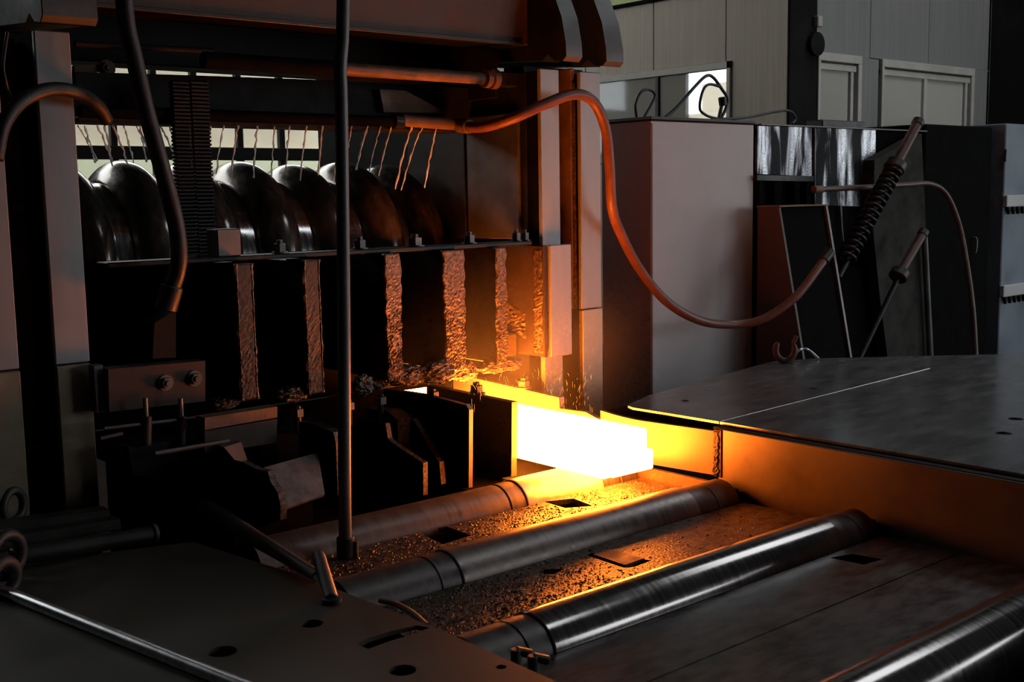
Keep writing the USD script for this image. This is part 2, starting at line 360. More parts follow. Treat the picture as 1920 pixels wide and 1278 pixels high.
DZ = -.125
def Q(*pts): return [tuple(on_z(a, b, DZ)[:2]) for a, b in pts]
hA = Q((780, 995), (838, 987), (884, 1003), (830, 1020)); hB = Q((1020, 940), (1075, 934), (1112, 948), (1060, 952))
t = deck('deck_plate', 'scale-crusted deck plate with square openings between the two rear rollers', 2.68, 5.38, ROLL_Y[1] + .165, ROLL_Y[0] - .165, DZ, [hA, hB], 'deck_scale'); t.build()
hC = Q((1003, 1074), (1020, 1067), (1058, 1066), (1038, 1076)); hD = Q((1098, 1040), (1110, 1036), (1222, 1050), (1190, 1062), (1170, 1064))
t = deck('deck_plate', 'rusty deck plate with a loose cover lid between the middle rollers', 2.68, 5.38, ROLL_Y[2] + .165, ROLL_Y[1] - .165, DZ, [hC, hD], 'deck_scale')
t.part('cover_lid', poly_z(Polygon(Q((1112, 1040), (1140, 1029), (1208, 1047), (1172, 1060))), DZ - .012, .016), 'rusty_steel'); t.build()
hE = Q((1555, 1045), (1600, 1038), (1655, 1048), (1620, 1058))
ys = (ROLL_Y[3] + .165, 2.86, ROLL_Y[2] - .165)
t = deck('deck_plate', 'smooth dark deck plate with scuffs beside the streaked roller', 2.68, 5.38, ys[1] + .002, ys[2], DZ, [hE], 'deck_smooth'); t.build()
t = deck('deck_plate', 'smooth dark deck plate next to the shiny corner roller', 2.68, 5.38, ys[0], ys[1] - .002, DZ - .003, [], 'deck_smooth'); t.build()
t = deck('deck_plate', 'hidden deck plate between the rearmost roller and the mill stand', 4.42, 5.38, ROLL_Y[0] + .165, 6.06, DZ - .02, [], 'matte_black'); t.build()

# loose scale on the deck plates
def flakes(x0, x1, y0, y1, z, n, seed, dens, size=(.0025, .008)):
    g = np.random.default_rng(seed); V, Fs = [], []
    while len(V) < n:
        p = np.array([g.uniform(x0, x1), g.uniform(y0, y1), z])
        if g.random() > dens(p): continue
        s = g.uniform(*size) * (1.6 if g.random() < .06 else 1)
        o = np.array([[1, 0, 0], [-.5, .87, 0], [-.5, -.87, 0], [g.uniform(-.4, .4), g.uniform(-.4, .4), .9 * g.uniform(.5, 1.3)]])
        a = g.uniform(0, 6.28); Rm = np.array([[math.cos(a), -math.sin(a), 0], [math.sin(a), math.cos(a), 0], [0, 0, 1]])
        V.append((o * s * [g.uniform(.7, 1.6), g.uniform(.6, 1.1), .8]) @ Rm.T + p)
    f = np.array([[0, 1, 3], [1, 2, 3], [2, 0, 3], [0, 2, 1]])
    return np.vstack(V), np.vstack([f + 4 * i for i in range(len(V))])
def clear(p, hs): 
    from shapely.geometry import Point
    return not any(Polygon(h).buffer(.01).contains(Point(p[0], p[1])) for h in hs)
single('mill_scale', 'glinting flakes of mill scale strewn between the two rear rollers', 'mill scale',
       flakes(2.7, 5.3, ROLL_Y[1] + .18, ROLL_Y[0] - .18, DZ, 4200, 3, lambda p: clear(p, [hA, hB]) * (.35 + .65 * meshkit.noise(p * 5, 2))), 'scale_crust', kind='stuff', smooth=False)
single('mill_scale', 'reddish heap of mill scale beside the cover lid at the left end', 'mill scale',
       flakes(2.72, 5.2, ROLL_Y[2] + .18, ROLL_Y[1] - .18, DZ, 3600, 4, lambda p: clear(p, [hC, hD]) * max(.05, 1 - (p[0] - 2.7) / 1.5) * (.3 + .7 * meshkit.noise(p * 6, 5))), 'scale_crust', kind='stuff', smooth=False)

# ------------------------------------------------------------------ the glowing billet
t = Thing('hot_billet', 'white-hot glowing steel billet coming out of the mill onto the rollers', 'billet')
t.part('body', bx(4.80, 5.19, 4.80, 7.05, .004, .262, .012), 'white_hot')
t.part('lower_lip', bx(4.86, 5.225, 4.78, 5.3, .004, .13, .012), 'white_hot')
t.build()

# ------------------------------------------------------------------ right hand side guide and table
t = Thing('side_guide', 'long upright steel guide wall glowing orange to the right of the billet', 'guide wall')
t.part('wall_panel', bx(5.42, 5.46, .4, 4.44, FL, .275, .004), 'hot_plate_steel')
gp = [(5.42, 4.455), (5.372, 4.80), (5.345, 5.02), (5.352, 5.14), (5.375, 5.28), (5.415, 5.44)]
gp = spline([(a, b, 0) for a, b in gp], 5)[:, :2]
nrm = np.gradient(gp, axis=0); nrm = np.stack([-nrm[:, 1], nrm[:, 0]], 1); nrm /= np.linalg.norm(nrm, axis=1, keepdims=True)
t.part('flap_panel', poly_z(Polygon(np.vstack([gp, (gp - nrm * .03)[::-1]])), -.015, .272), 'hot_plate_steel')
v, f = crust(4.425, 4.47, -.02, .265, 0, .012, .006, 3); v = np.stack([5.41 + v[:, 1], v[:, 0], v[:, 2]], 1)
t.part('weld_bead', (v, f[:, ::-1]), 'dark_rust'); t.part('backing_strip', bx(5.412, 5.43, 4.41, 4.47, -.02, .27, .003), 'dark_rust')
t.part('foot_plate', bx(5.40, 5.44, 4.42, 5.3, FL, -.06, .004), 'rusty_steel')
t.part('flap_ledge', poly_z(Polygon(np.vstack([gp + [.032, 0], [(5.66, 5.44), (5.66, 4.46)]])), .240, .012), 'matte_black')
t.part('top_ledge', bx(5.44, 5.6, .4, 4.5, .262, .280, .003), 'black_steel')
t.build()

TZ = .30
seam = [(5.50, 4.50), (5.505, 4.497), (8.29, 4.70), (9.35, 4.66)]
far = Polygon([(5.475, 5.20), (5.50, 5.27), (5.56, 5.31), (5.92, 5.45), (7.0, 5.66), (7.66, 5.79), (7.80, 5.80), (8.15, 5.66), (9.42, 4.66), (8.29, 4.703), (5.50, 4.503)])
near = Polygon([(5.50, 4.497), (8.29, 4.697), (9.42, 4.655), (10.6, 3.7), (10.6, .4), (5.52, .4), (5.51, 2.6)])
def hole(p, r): 
    from shapely.geometry import Point
    return Point(*p).buffer(r, 12)
for h in ((5.9, 5.12), (8.09, 5.35), (7.75, 5.6), (6.9, 4.8)): far = far.difference(hole(h, .028))
for h in ((6.81, 3.29), (6.36, 3.14)): near = near.difference(hole(h, .045))
t = Thing('table_plate', 'rear steel cover plate of the right table, its rounded corner by the billet', 'cover plate'); t.part('plate', poly_z(far, TZ - .016, .016), 'table_plate'); t.part('seam_glint', poly_z([(5.52, 4.4985), (8.29, 4.6985), (8.29, 4.7045), (5.52, 4.5045)], TZ - .004, .006), 'pale_bar', label='thin pale strip for light caught on the plate edges')  # pale strip paints the light caught along the plate joint
for p in ((5.74, 4.6), (7.6, 5.4), (8.7, 4.75)): t.part('support_post', bx(p[0], p[0] + .08, p[1], p[1] + .08, FL, TZ - .016), 'black_steel')
t.build()
t = Thing('table_plate', 'broad near steel cover plate of the right table with two round holes', 'cover plate'); t.part('plate', poly_z(near, TZ - .016, .016), 'table_plate')
for p in ((5.74, 4.3), (8.6, 4.3), (5.74, 1.0), (10.3, .7), (10.3, 3.4)): t.part('support_post', bx(p[0], p[0] + .08, p[1], p[1] + .08, FL, TZ - .016), 'black_steel')
for p in ((6.81, 3.29), (6.36, 3.14)):
    t.part('recessed_bolt', trimesh.creation.cylinder(.034, .02, sections=18, transform=trimesh.transformations.translation_matrix([p[0], p[1], TZ - .022])), 'dark_steel')
t.build()

# rail guides behind the billet, bolted
t = Thing('entry_guide', 'bolted upright guide plate lit yellow behind the billet', 'guide plate')
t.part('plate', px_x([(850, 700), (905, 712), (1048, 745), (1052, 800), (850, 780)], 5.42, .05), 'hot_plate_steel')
t.part('end_plate', px_x([(1046, 765), (1098, 772), (1118, 783), (1122, 830), (1046, 830)], 5.40, .04), 'hot_plate_steel')
for a, b in ((982, 727),):
    c = on_x(a, b, 5.45); t.part('bolt', bolt(c - [0, 0, .0], 2, .045, .045), 'hot_plate_steel')
t.part('foot_beam', bx(5.43, 5.47, 5.5, 7.0, FL, .1), 'black_steel')
t.build()

# ------------------------------------------------------------------ the mill stand
FY = 6.22
def post(xa, xb, name_label, xs, face='post_steel'):
    t = Thing('mill_housing', name_label, 'mill housing')
    for x0, x1 in xs:
        t.part('face_plate', bx(x0, x1, FY, FY + .035, .84, 2.575, .006), face, label='tall upper face plate')
        t.part('face_plate', bx(x0, x1, FY - .01, FY + .035, FL, .832, .006), 'glow_tint_steel', label='lower face plate with billet glow in its colour')
        t.part('flange', bx(x0 + .015, x1 - .015, FY + .036, FY + .75, FL, 2.56, .005), 'matte_black')
    t.part('web', bx(xa, xb, FY + .30, FY + .5, FL, 2.56, .005), 'rusty_steel')
    return t
t = post(5.70, 6.10, 'right upright housing of the mill stand with two pale face strips', ((5.615, 5.80), (6.005, 6.215)))
v, f = crust(.84, 2.5, 0, 1, 0, .014, .014, 8); v = np.stack([5.972 + v[:, 2] * .03, FY + .05 + v[:, 1], v[:, 0]], 1)
t.part('scale_strip', (v, f), 'scale_crust')
t.part('strip_backing', bx(5.965, 6.005, FY + .056, FY + .3, .84, 2.6), 'rusty_steel')
t.part('side_wall', join(bx(5.60, 5.612, FY + .14, 7.3, FL, 2.56, .003), bx(5.60, 5.66, 7.3, 9.2, FL, 3.5, .01), bx(5.572, 5.597, 6.66, 7.3, 2.40, 3.5, .004)), 'black_steel')
t.part('head_block', bx(5.60, 6.21, 6.62, 7.2, 2.57, 2.588, .003), 'black_steel'); t.part('head_block', bx(5.62, 6.21, 6.40, 6.62, 2.565, 2.61, .003), 'black_steel')
t.part('wear_plate', bx(5.575, 5.60, 6.42, 7.02, 1.37, 2.28, .006), 'grey_steel')
t.part('chock', bx(5.585, 5.60, 7.06, 7.8, 1.37, 2.22, .004), 'dark_steel')
t.build()
t = post(1.5, 2.13, 'left upright housing of the mill stand with a tall pale strip', ((1.72, 1.945), (2.13, 2.315)), 'sheen_post')
t.part('side_wall', join(bx(2.318, 2.33, FY + .14, 7.3, FL, 2.56, .003), bx(2.26, 2.31, 7.3, 9.2, FL, 3.5, .01)), 'black_steel'); t.build()

# hooks at the heads of the housings
def hook(label, x0, x1, pts, group):
    t = Thing('clamp_hook', label, 'clamp', group)
    t.part('arm', poly_x(Polygon(pts).buffer(.0), x0, x1 - x0), 'black_steel')
    ed = np.array(pts[:7]); inn = ed + [.012, .004]
    out = ed + [-.006, 0]
    t.part('edge_face', poly_x(Polygon(np.vstack([out, inn[::-1]])), x0 + .004, x1 - x0 - .008), 'grey_steel', label='pale curved front face')
    return t.build()
def prof(zb): return [(6.62, zb + 1.1), (6.24, zb + .74), (6.09, zb + .52), (5.985, zb + .30), (5.945, zb + .12), (5.94, zb + .03), (5.975, zb), (6.05, zb + .01), (6.12, zb + .06), (6.18, zb + .02), (6.3, zb + .03), (7.2, zb + .1), (7.2, zb + 1.1)]
hook('curved pale-edged clamp at the head of the right housing, left of two', 5.60, 5.76, prof(2.60), None)
hook('curved pale-edged clamp beside the pulpit wall, right of two', 5.99, 6.17, prof(2.59), None)
hook('dark clamp over the top of the left housing strip', 2.08, 2.36, prof(2.58), None)

# cross beams, header
def beam(name, label, x0, x1, y0, y1, z0, z1, mat='black_steel', cat='beam'):
    t = Thing(name, label, cat); t.part('web', bx(x0, x1, y0, y1, z0, z1, .01), mat); return t
t = beam('cross_beam', 'heavy cross beam along the top of the mill stand', 2.33, 5.56, 6.302, 6.62, 2.735, 3.35, 'matte_black')  # near-black web paints the shade under the beam
t.part('front_plate', bx(2.33, 5.56, 6.28, 6.30, 2.735, 3.35, .004), 'beam_rust')
t.part('lower_flange', bx(2.33, 5.50, 6.262, 6.28, 2.725, 2.75, .003), 'dark_steel'); t.build()
t = Thing('spray_guard', 'black beam above the cooling sprays', 'beam')
t.part('web', px_y([(142, 135), (262, 138), (440, 144), (610, 150), (760, 158), (1000, 172), (1000, 238), (142, 218)], 6.98, .2), 'black_steel')
c = px_y([(712, 167), (760, 170), (840, 212), (720, 210)], 6.93, .05); t.part('gusset', c, 'rusty_steel'); t.build()
t = beam('rear_beam', 'dark rear beam above the narrow bright slit', 2.33, 5.59, 7.32, 7.6, on_y(430, 131, 7.32)[2], 3.5); t.build()
t = Thing('push_rod', 'round push rod lit red below the cross beam', 'rod')
a, b = on_y(380, 118, 6.5), on_y(905, 142, 6.5); b[2] = a[2] = (a[2] + b[2]) / 2; mid = on_y(640, 130, 6.5)[0]
t.part('shaded_shaft', rod(a, (mid, a[1], a[2]), .050, 24), 'matte_black'); t.part('shaft', rod((mid, a[1], a[2]), b, .043, 24), 'rusty_steel'); t.part('collar', lathe_x([(b[0] + .01, .05), (b[0] + .01, .065), (b[0] + .05, .065), (b[0] + .05, .045), (b[0] + .07, .045), (b[0] + .07, .07), (b[0] + .12, .07), (b[0] + .12, .03)], b[1], b[2], 32), 'rusty_steel')  # left half coloured black for its shade; one rod throughout
t.part('anchor', bx(b[0] + .12, 5.62, 6.45, 6.55, b[2] - .05, b[2] + .05), 'black_steel'); t.build()
t = Thing('guide_rod', 'thin dark rod near the top left of the stand', 'rod'); t.part('shaft', rod(on_y(140, 82, 6.9), on_y(400, 96, 6.9), .02), 'black_steel'); t.part('end_block', bx(2.33, 2.5, 6.85, 6.95, 2.7, 3.0), 'black_steel'); t.build()
t = Thing('strut', 'flat strut across the upper window gap at left', 'strut'); t.part('bar', px_y([(140, 122), (205, 120), (208, 134), (140, 136)], 7.3, .05), 'rusty_steel'); t.part('end_nut', bolt(on_y(200, 128, 7.3), 1, .04, .03), 'rusty_steel'); t.build()

# spray header with water jets
t = Thing('spray_header', 'spray pipe with a row of cooling water jets falling on the rolls', 'spray pipe')
hy = 6.72; z0 = on_y(760, 228, hy)[2]
p0, p1, p2 = on_y(150, 228, hy)[0], on_y(742, 228, hy)[0], on_y(862, 232, hy)[0]
t.part('pipe', rod((p0, hy, z0), (p1, hy, z0), .035, 20), 'matte_black'); t.part('pipe', rod((p1 + .03, hy, z0 + .01), (p2, hy, z0 - .01), .042, 20), 'rusty_steel')
t.part('coupling', rod((p1 - .03, hy, z0), (p1 + .05, hy, z0), .055, 20), 'oily_black')
t.part('bracket', bx(p0, p2 + .05, hy + .03, hy + .28, z0 - .06, z0 - .03), 'black_steel')
def jet(x0, x1, y0, y1, za, zb, r, seed):
    g = np.random.default_rng(seed); s = np.linspace(0, 1, 14)
    P = np.stack([x0 + (x1 - x0) * s, y0 + (y1 - y0) * s, za - (za - zb) * (s * .75 + s * s * .25)], 1); P[1:-1] += g.normal(0, .0022, (12, 3))
    return tube(P, r * (1 + .35 * np.sin(s * 23 + seed) + g.uniform(-.2, .2, 14)), 6)
jets = [(x, x - 6 - rnd.random() * 14, 325 + rnd.random() * 16) for x in (395, 420, 447, 482, 515, 543, 575, 605, 640, 660)] + [(690, 668, 318), (715, 692, 322), (735, 710, 330), (772, 741, 355), (793, 752, 357), (820, 796, 352)]
jets += [(x, x + (12 if i % 2 else 26) + rnd.random() * 10, 300 + rnd.random() * 14) for i, x in enumerate((146, 158, 182, 196, 212, 232, 256, 262, 300, 318))]
for i, (xa, xb, yb) in enumerate(jets):
    A, B = on_y(xa, 236, hy), on_y(xb, yb, hy + .20)
    t.part('water_jet', jet(A[0], B[0], hy, hy + .20, A[2], B[2], .0045 + .002 * rnd.random(), i), 'water')
t.build()

# the grooved roll
CY, CZ = 7.82, 1.235
t = Thing('grooved_roll', 'wet grooved steel roll with round collars inside the mill stand', 'mill roll')
cols = [2.62, 3.06, 3.50, 3.94, 4.38, 4.82, 5.22]
def collar(x0, x1, r): return lathe_x([((x0 + x1) / 2 + u * ((x1 - x0) / 2 + .05), r - .17 * abs(u) ** 2.4) for u in np.linspace(-1, 1, 19)], CY, CZ, 96)
t.part('shaft', lathe_x([(2.4, .5), (5.55, .5)], CY, CZ, 64), 'oily_black')
for i, x in enumerate(cols):
    t.part('collar', collar(x, x + .27, .735 if i % 2 else .715), 'roll_steel', smooth=60)
    if i < len(cols) - 1: t.part('groove', lathe_x([(x + .28, .54), (x + .30, .585), (cols[i + 1] - .03, .585), (cols[i + 1] - .01, .54)], CY, CZ, 96), 'roll_groove')
t.build()

# upper guide box
GY, GZ0, GZ1 = 6.15, .50, 1.335
strips = [(3.16, 3.27, .52), (3.61, 3.72, .50), (4.20, 4.32, .52), (4.67, 4.84, .53), (5.12, 5.21, .53)]
words = ['dull dark guide plate with thin red edges, farthest left of its row', 'guide plate with a crusted red edge just left of the long rod', 'guide plate with a flaking orange front just right of the long rod', 'guide plate with the widest crusted orange front face', 'narrow crusted guide plate next to the big lit side plate']
for i, ((x0, x1, zb), lab) in enumerate(zip(strips, words)):
    t = Thing('guide_plate', lab, 'guide plate', 'upright guides in front of the roll')
    zt = GZ1 - .01 * (i < 2)
    t.part('plate', bx(x0, x1, GY, 7.02, zb, zt, .008), 'oily_black')
    if i < 2:
        t.part('front_crust', crust(x0, x1, zb, zt, GY - .001, .006, .008, i), 'dark_steel')
        for xe in (x0, x1 - .012): t.part('edge_scale', crust(xe, xe + .016, zb, zt, GY - .004, .009, .008, i + 20), 'scale_crust')
    else: t.part('front_crust', crust(x0 - .004, x1 + .004, zb - .01, zt, GY - .001, .016, .0058, i), 'scale_crust')
    t.build()
t = Thing('side_plate', 'big upright side plate lit orange at the right end of the guides', 'guide plate')
t.part('plate', bx(5.562, 5.597, GY, 7.0, .53, 1.33, .004), 'dark_rust')
t.part('front_plate', bx(5.60, 5.81, GY - .03, GY - .002, .53, 1.335, .006), 'post_steel')
v, f = crust(6.16, 6.26, .55, 1.31, 0, .02, .011, 31); v = np.stack([5.562 + v[:, 1], v[:, 0], v[:, 2]], 1); t.part('edge_scale', (v, f[:, ::-1]), 'scale_crust')
v, f = crust(6.35, 6.75, .70, .90, 0, .035, .012, 35); v = np.stack([5.562 + v[:, 1], v[:, 0], v[:, 2] + (v[:, 0] - 6.5) * .4], 1); t.part('scale_lump', (v, f[:, ::-1]), 'scale_crust')
t.part('shelf', bx(5.44, 5.56, 6.45, 6.75, .52, .68), 'hot_plate_steel')
t.build()
t = Thing('guide_bridge', 'dark bolted bridge across the tops of the upright guides', 'beam')
t.part('top_plate', bx(2.45, 5.54, 6.24, 6.40, GZ1 + .002, GZ1 + .03, .005), 'oily_black')
t.part('rear_plate', bx(2.45, 5.54, 7.025, 7.05, .30, GZ1, .003), 'matte_black')
for a, b, r in ((525, 470, .04), (675, 462, .04), (778, 458, .05), (880, 456, .04), (968, 452, .032), (984, 452, .032)):
    c = on_y(a, b, 6.32); c[2] = GZ1 + .03; t.part('bolt', bolt(c, 2, r, .05), 'grey_steel')
c = on_y(408, 485, 6.4); t.part('stop_block', bx(c[0] - .07, c[0] + .08, 6.25, 6.39, GZ1 + .03, GZ1 + .19), 'grey_steel', label='pale square block'); t.build()

# ------------------------------------------------------------------ lower guides in front of the stand
def lower(label, outline, X, thick, mat='oily_black', edge=True, edge_n=None, extra=None, emat='scale_crust'):
    """upright guide cut from plate: outline read on the plane x = X, front edge as its own face."""
    t = Thing('lower_guide', label, 'guide plate', 'lower guides at the mouth of the mill')
    P = np.array([on_x(a, b, X)[[1, 2]] for a, b in outline]); t.part('plate', poly_x(Polygon(P), X, thick), mat)
    n = edge_n or 0
    if n:
        e = P[:n]; d = np.gradient(e, axis=0); nn = np.stack([d[:, 1], -d[:, 0]], 1); nn /= np.linalg.norm(nn, axis=1, keepdims=True)
        cen = P.mean(0); sg = np.sign(((e - cen) * nn).sum(1).mean()); q = e + nn * sg * .006
        t.part('front_edge', poly_x(Polygon(np.vstack([e, q[::-1]])).buffer(.0005), X + .002, thick - .004), emat, label='worn glinting front edge')
    return t
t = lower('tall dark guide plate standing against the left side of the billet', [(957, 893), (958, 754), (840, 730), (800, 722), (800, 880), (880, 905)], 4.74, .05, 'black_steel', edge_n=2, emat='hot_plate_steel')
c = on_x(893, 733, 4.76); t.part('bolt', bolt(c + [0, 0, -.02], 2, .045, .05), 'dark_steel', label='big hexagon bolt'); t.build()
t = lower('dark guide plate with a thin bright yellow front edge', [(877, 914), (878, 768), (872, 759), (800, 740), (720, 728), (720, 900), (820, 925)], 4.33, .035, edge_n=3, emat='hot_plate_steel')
c = on_x(812, 742, 4.35); t.part('bolt', bolt(c + [0, 0, -.02], 2, .04, .04), 'dark_steel'); t.build()
t = lower('stepped guide plate cut slanting downward, front one of three', [(792, 928), (792, 869), (735, 832), (726, 822), (721, 794), (680, 785), (650, 780), (650, 930)], 3.97, .038, edge_n=5); t.build()
t = lower('square-ended guide plate with a lit block front, middle of three', [(745, 850), (744, 786), (725, 770), (690, 765), (690, 860)], 4.08, .10, edge_n=2); t.build()
t = lower('stepped guide plate with a knobbly slanting edge, rear of three', [(826, 908), (822, 866), (812, 852), (784, 803), (772, 787), (745, 768), (715, 765), (715, 900)], 4.20, .04, edge_n=5); t.build()
t = lower('dark guide plate with glinting notched top half hidden by the rod', [(632, 930), (628, 830), (624, 812), (611, 806), (590, 795), (560, 790), (560, 900)], 3.42, .06, edge_n=4); t.build()
t = Thing('lower_bridge', 'dark cross plate carrying the lower guides under the red glow', 'beam')
t.part('bed', bx(2.33, 4.70, 6.07, 6.14, FL, .32, .01), 'matte_black'); t.part('bed_top', bx(2.45, 4.70, 6.14, 7.0, .22, .30, .01), 'black_steel')
for i, (a, b, s, h) in enumerate(((422, 754, .075, .045), (548, 738, .085, .05), (680, 722, .06, .07), (705, 712, .09, .06), (762, 704, .12, .07), (818, 697, .12, .075), (868, 694, .10, .07), (925, 686, .10, .05), (960, 682, .07, .045))):
    c = on_y(a, b, 6.28 - .05 * (i % 3)); t.part('scale_lump', lump(c, [s * 1.2, s * .8, h], i, .36), 'scale_crust', label='heaped crust of scale', smooth=False)
for a, b in ((566, 775), (662, 762), (722, 752)):
    c = on_y(a, b, 5.98); t.part('stud', rod((c[0], 6.03, .3), (c[0], 6.03, c[2] + .04), .022, 10), 'dark_steel'); t.part('nut', trimesh.creation.cylinder(.04, .045, sections=6, transform=trimesh.transformations.translation_matrix([c[0], 6.03, c[2]])), 'grey_steel')
t.build()

# chute with torn cheek plates
t = Thing('scrap_chute', 'slanted grey chute plate with a torn dark cheek plate', 'chute')
q = [on_y(494, 876, 5.62), on_y(596, 848, 5.66), on_y(609, 926, 5.42), on_y(522, 957, 5.40)]
top = np.array(q); n = np.cross(top[1] - top[0], top[3] - top[0]); n /= np.linalg.norm(n); n = n if n[1] < 0 else -n
t.part('chute_plate', hull(np.vstack([top, top - n * .02])), 'pale_steel', label='pale worn chute plate')
ck = [(524, 975), (524, 948), (519, 925), (506, 905), (500, 885), (478, 880), (455, 868), (432, 855), (420, 836), (400, 828), (330, 845), (330, 1000), (420, 1010)]
X = 2.86; P = [on_x(a, b, X)[[1, 2]] for a, b in ck]; t.part('cheek_plate', poly_x(Polygon(P), X, .04), 'black_steel')
e = np.array(P[:10]); t.part('torn_edge', poly_x(Polygon(np.vstack([e, (e + [-.006, .004])[::-1]])).buffer(.001), X + .002, .036), 'scale_crust')
t.part('ledge', px_y([(384, 783), (520, 762), (520, 782), (384, 806)], 5.82, .1), 'rusty_steel'); t.part('ledge', px_y([(384, 808), (520, 785), (518, 830), (384, 850)], 5.85, .1), 'dark_steel')
t.part('saddle', px_y([(420, 838), (452, 828), (466, 868), (440, 862)], 5.6, .06), 'grey_steel')
t.part('stand', bx(2.8, 3.3, 5.62, 5.9, FL, .05), 'matte_black'); t.build()

# left bracket with two bolts, fittings
t = Thing('clamp_bar', 'brown flat clamp bar with two bolts low on the left of the stand', 'clamp bar')
t.part('bar', px_y([(203, 692), (385, 676), (385, 752), (205, 772)], 6.05, .12), 'dark_rust')
for a, b in ((310, 717), (364, 709)): t.part('bolt', bolt(on_y(a, b, 6.05), 1, .033, .03), 'grey_steel')
t.part('bracket', px_y([(176, 686), (193, 684), (197, 772), (182, 774)], 6.10, .08), 'grey_steel', label='pale pitted end bracket')
t.part('mount', px_y([(290, 605), (330, 580), (330, 670), (286, 672)], 6.3, .2), 'black_steel'); t.build()
t = Thing('hydraulic_fitting', 'small hydraulic couplings and pipes below the clamp bar', 'coupling')
for a in (274, 340):
    A, B = on_y(a, 835, 5.95), on_y(a, 780, 5.95); t.part('coupling', lathe := rod(A, B, .03, 12), 'dark_steel'); t.part('stem', rod(B, B + [0, 0, .1], .014, 8), 'grey_steel')
t.part('pipe', rod(on_y(195, 803, 5.95), on_y(365, 783, 5.95), .010, 8), 'grey_steel'); t.part('pipe', rod(on_y(188, 822, 5.9), on_y(230, 812, 5.9), .010, 8), 'grey_steel')
t.part('pipe', rod(on_y(290, 850, 5.8), on_y(430, 826, 5.8), .012, 8), 'grey_steel'); t.part('manifold', px_y([(240, 838), (420, 812), (420, 880), (300, 900), (250, 890)], 5.97, .085), 'black_steel'); t.build()

# carrier chain, hoses
t = Thing('cable_carrier', 'ribbed black cable carrier hanging in front of the roll', 'cable carrier')
for j, (a, b) in enumerate(((328, 360), (362, 396))):
    xa, xb = on_y(a, 300, 6.66)[0], on_y(b, 300, 6.66)[0]; zt, zb = on_y(a, 150, 6.66)[2], on_y(a, 480, 6.66)[2]; n = 46
    ms = []
    for k in range(n):
        z = zb + (zt - zb) * k / n; ms.append(bx(xa, xb, 6.64, 6.70, z, z + (zt - zb) / n * .62, .003))
    t.part('links', join(*ms), 'oily_black', kind='stuff'); t.part('core', bx(xa + .003, xb - .003, 6.652, 6.69, zb, zt), 'matte_black')
t.build()
def hose(label, pts, r, mat='hose_rubber', name='hose', cat='hose', caps=()):
    t = Thing(name, label, cat); P = spline(pts, 10); t.part('tube', tube(P, r, 14), mat, smooth=True)
    for i, m in caps:
        a = P[0] if i == 0 else P[-1]; d = (P[1] - P[0]) if i == 0 else (P[-2] - P[-1]); d /= np.linalg.norm(d); t.part('end_fitting', rod(a - d * .04, a + d * .10, r * 1.35, 14), m)
    return t.build()
hose('black hose arching over the left housing strip', [on_y(-8, 300, 5.9), on_y(6, 235, 5.9), on_y(40, 190, 5.95), on_y(90, 168, 6.0), on_y(140, 172, 6.05), on_y(180, 195, 6.2), on_y(200, 225, 6.3)], .036, 'rubber')
hose('long dark hose slanting down in front of the roll to a red tip', [on_y(232, -10, 6.0), on_y(238, 50, 6.0), on_y(252, 110, 6.0), on_y(275, 210, 6.0), on_y(305, 320, 6.0), on_y(328, 410, 6.0), on_y(336, 470, 6.0), on_y(332, 510, 6.02), on_y(320, 545, 6.04), on_y(314, 568, 6.05)], .046, 'rubber', caps=((1, 'rubber'),))
hose('thin dark cable along the far left edge', [on_y(14, 60, 5.9), on_y(6, 120, 5.9), on_y(10, 150, 5.9), on_y(16, 172, 5.95), on_y(26, 192, 6.0)], .008, 'rubber', 'cable', 'cable')
hose('reddish water hose looping from the spray pipe down past the right housing', [on_y(866, 236, 6.66), on_y(905, 238, 6.4), on_y(960, 222, 6.15), on_y(1020, 196, 6.05), on_y(1075, 177, 6.02), on_y(1112, 190, 6.02), on_y(1135, 240, 6.02), on_y(1143, 310, 6.02),
      on_y(1148, 390, 6.05), on_y(1165, 440, 6.15), on_y(1200, 505, 6.3), on_y(1250, 565, 6.4), on_y(1310, 600, 6.45), on_y(1370, 608, 6.5), on_y(1430, 598, 6.35), on_y(1490, 558, 6.2), on_y(1530, 508, 6.15), on_y(1553, 476, 6.15)], .038, 'red_hose', caps=((0, 'rusty_steel'), (1, 'dark_steel')))
hose('red-brown hose bending down beside the dark machine', [on_y(1530, 355, 6.72), on_y(1620, 351, 6.7), on_y(1700, 346, 6.68), on_y(1745, 345, 6.66), on_y(1775, 365, 6.6), on_y(1798, 420, 6.5), on_y(1812, 490, 6.35), on_y(1824, 580, 6.2), on_y(1830, 680, 6.1), on_y(1830, 720, 6.05)], .028, 'hose_rubber', caps=((0, 'rusty_steel'),))

# long rod standing on the deck
t = Thing('poker_rod', 'long thin steel rod standing upright on the deck before the guides', 'rod')
ft = on_z(648, 1038, DZ + .02); y = ft[1]
t.part('shaft', tube(spline([ft, on_y(646, 900, y), on_y(645, 640, y), on_y(643, 420, y), on_y(640, 200, y), on_y(638, 128, y), on_y(642, 70, y), on_y(644, -20, y)], 8), .033, 16), 'grey_steel', smooth=True)
t.part('foot_nut', rod((ft[0], ft[1], DZ), (ft[0] + .003, ft[1], DZ + .11), .046, 16), 'dark_steel'); t.part('foot_stub', rod((ft[0] + .035, ft[1] - .03, DZ), (ft[0] + .035, ft[1] - .03, DZ + .09), .02, 12), 'dark_steel'); t.build()

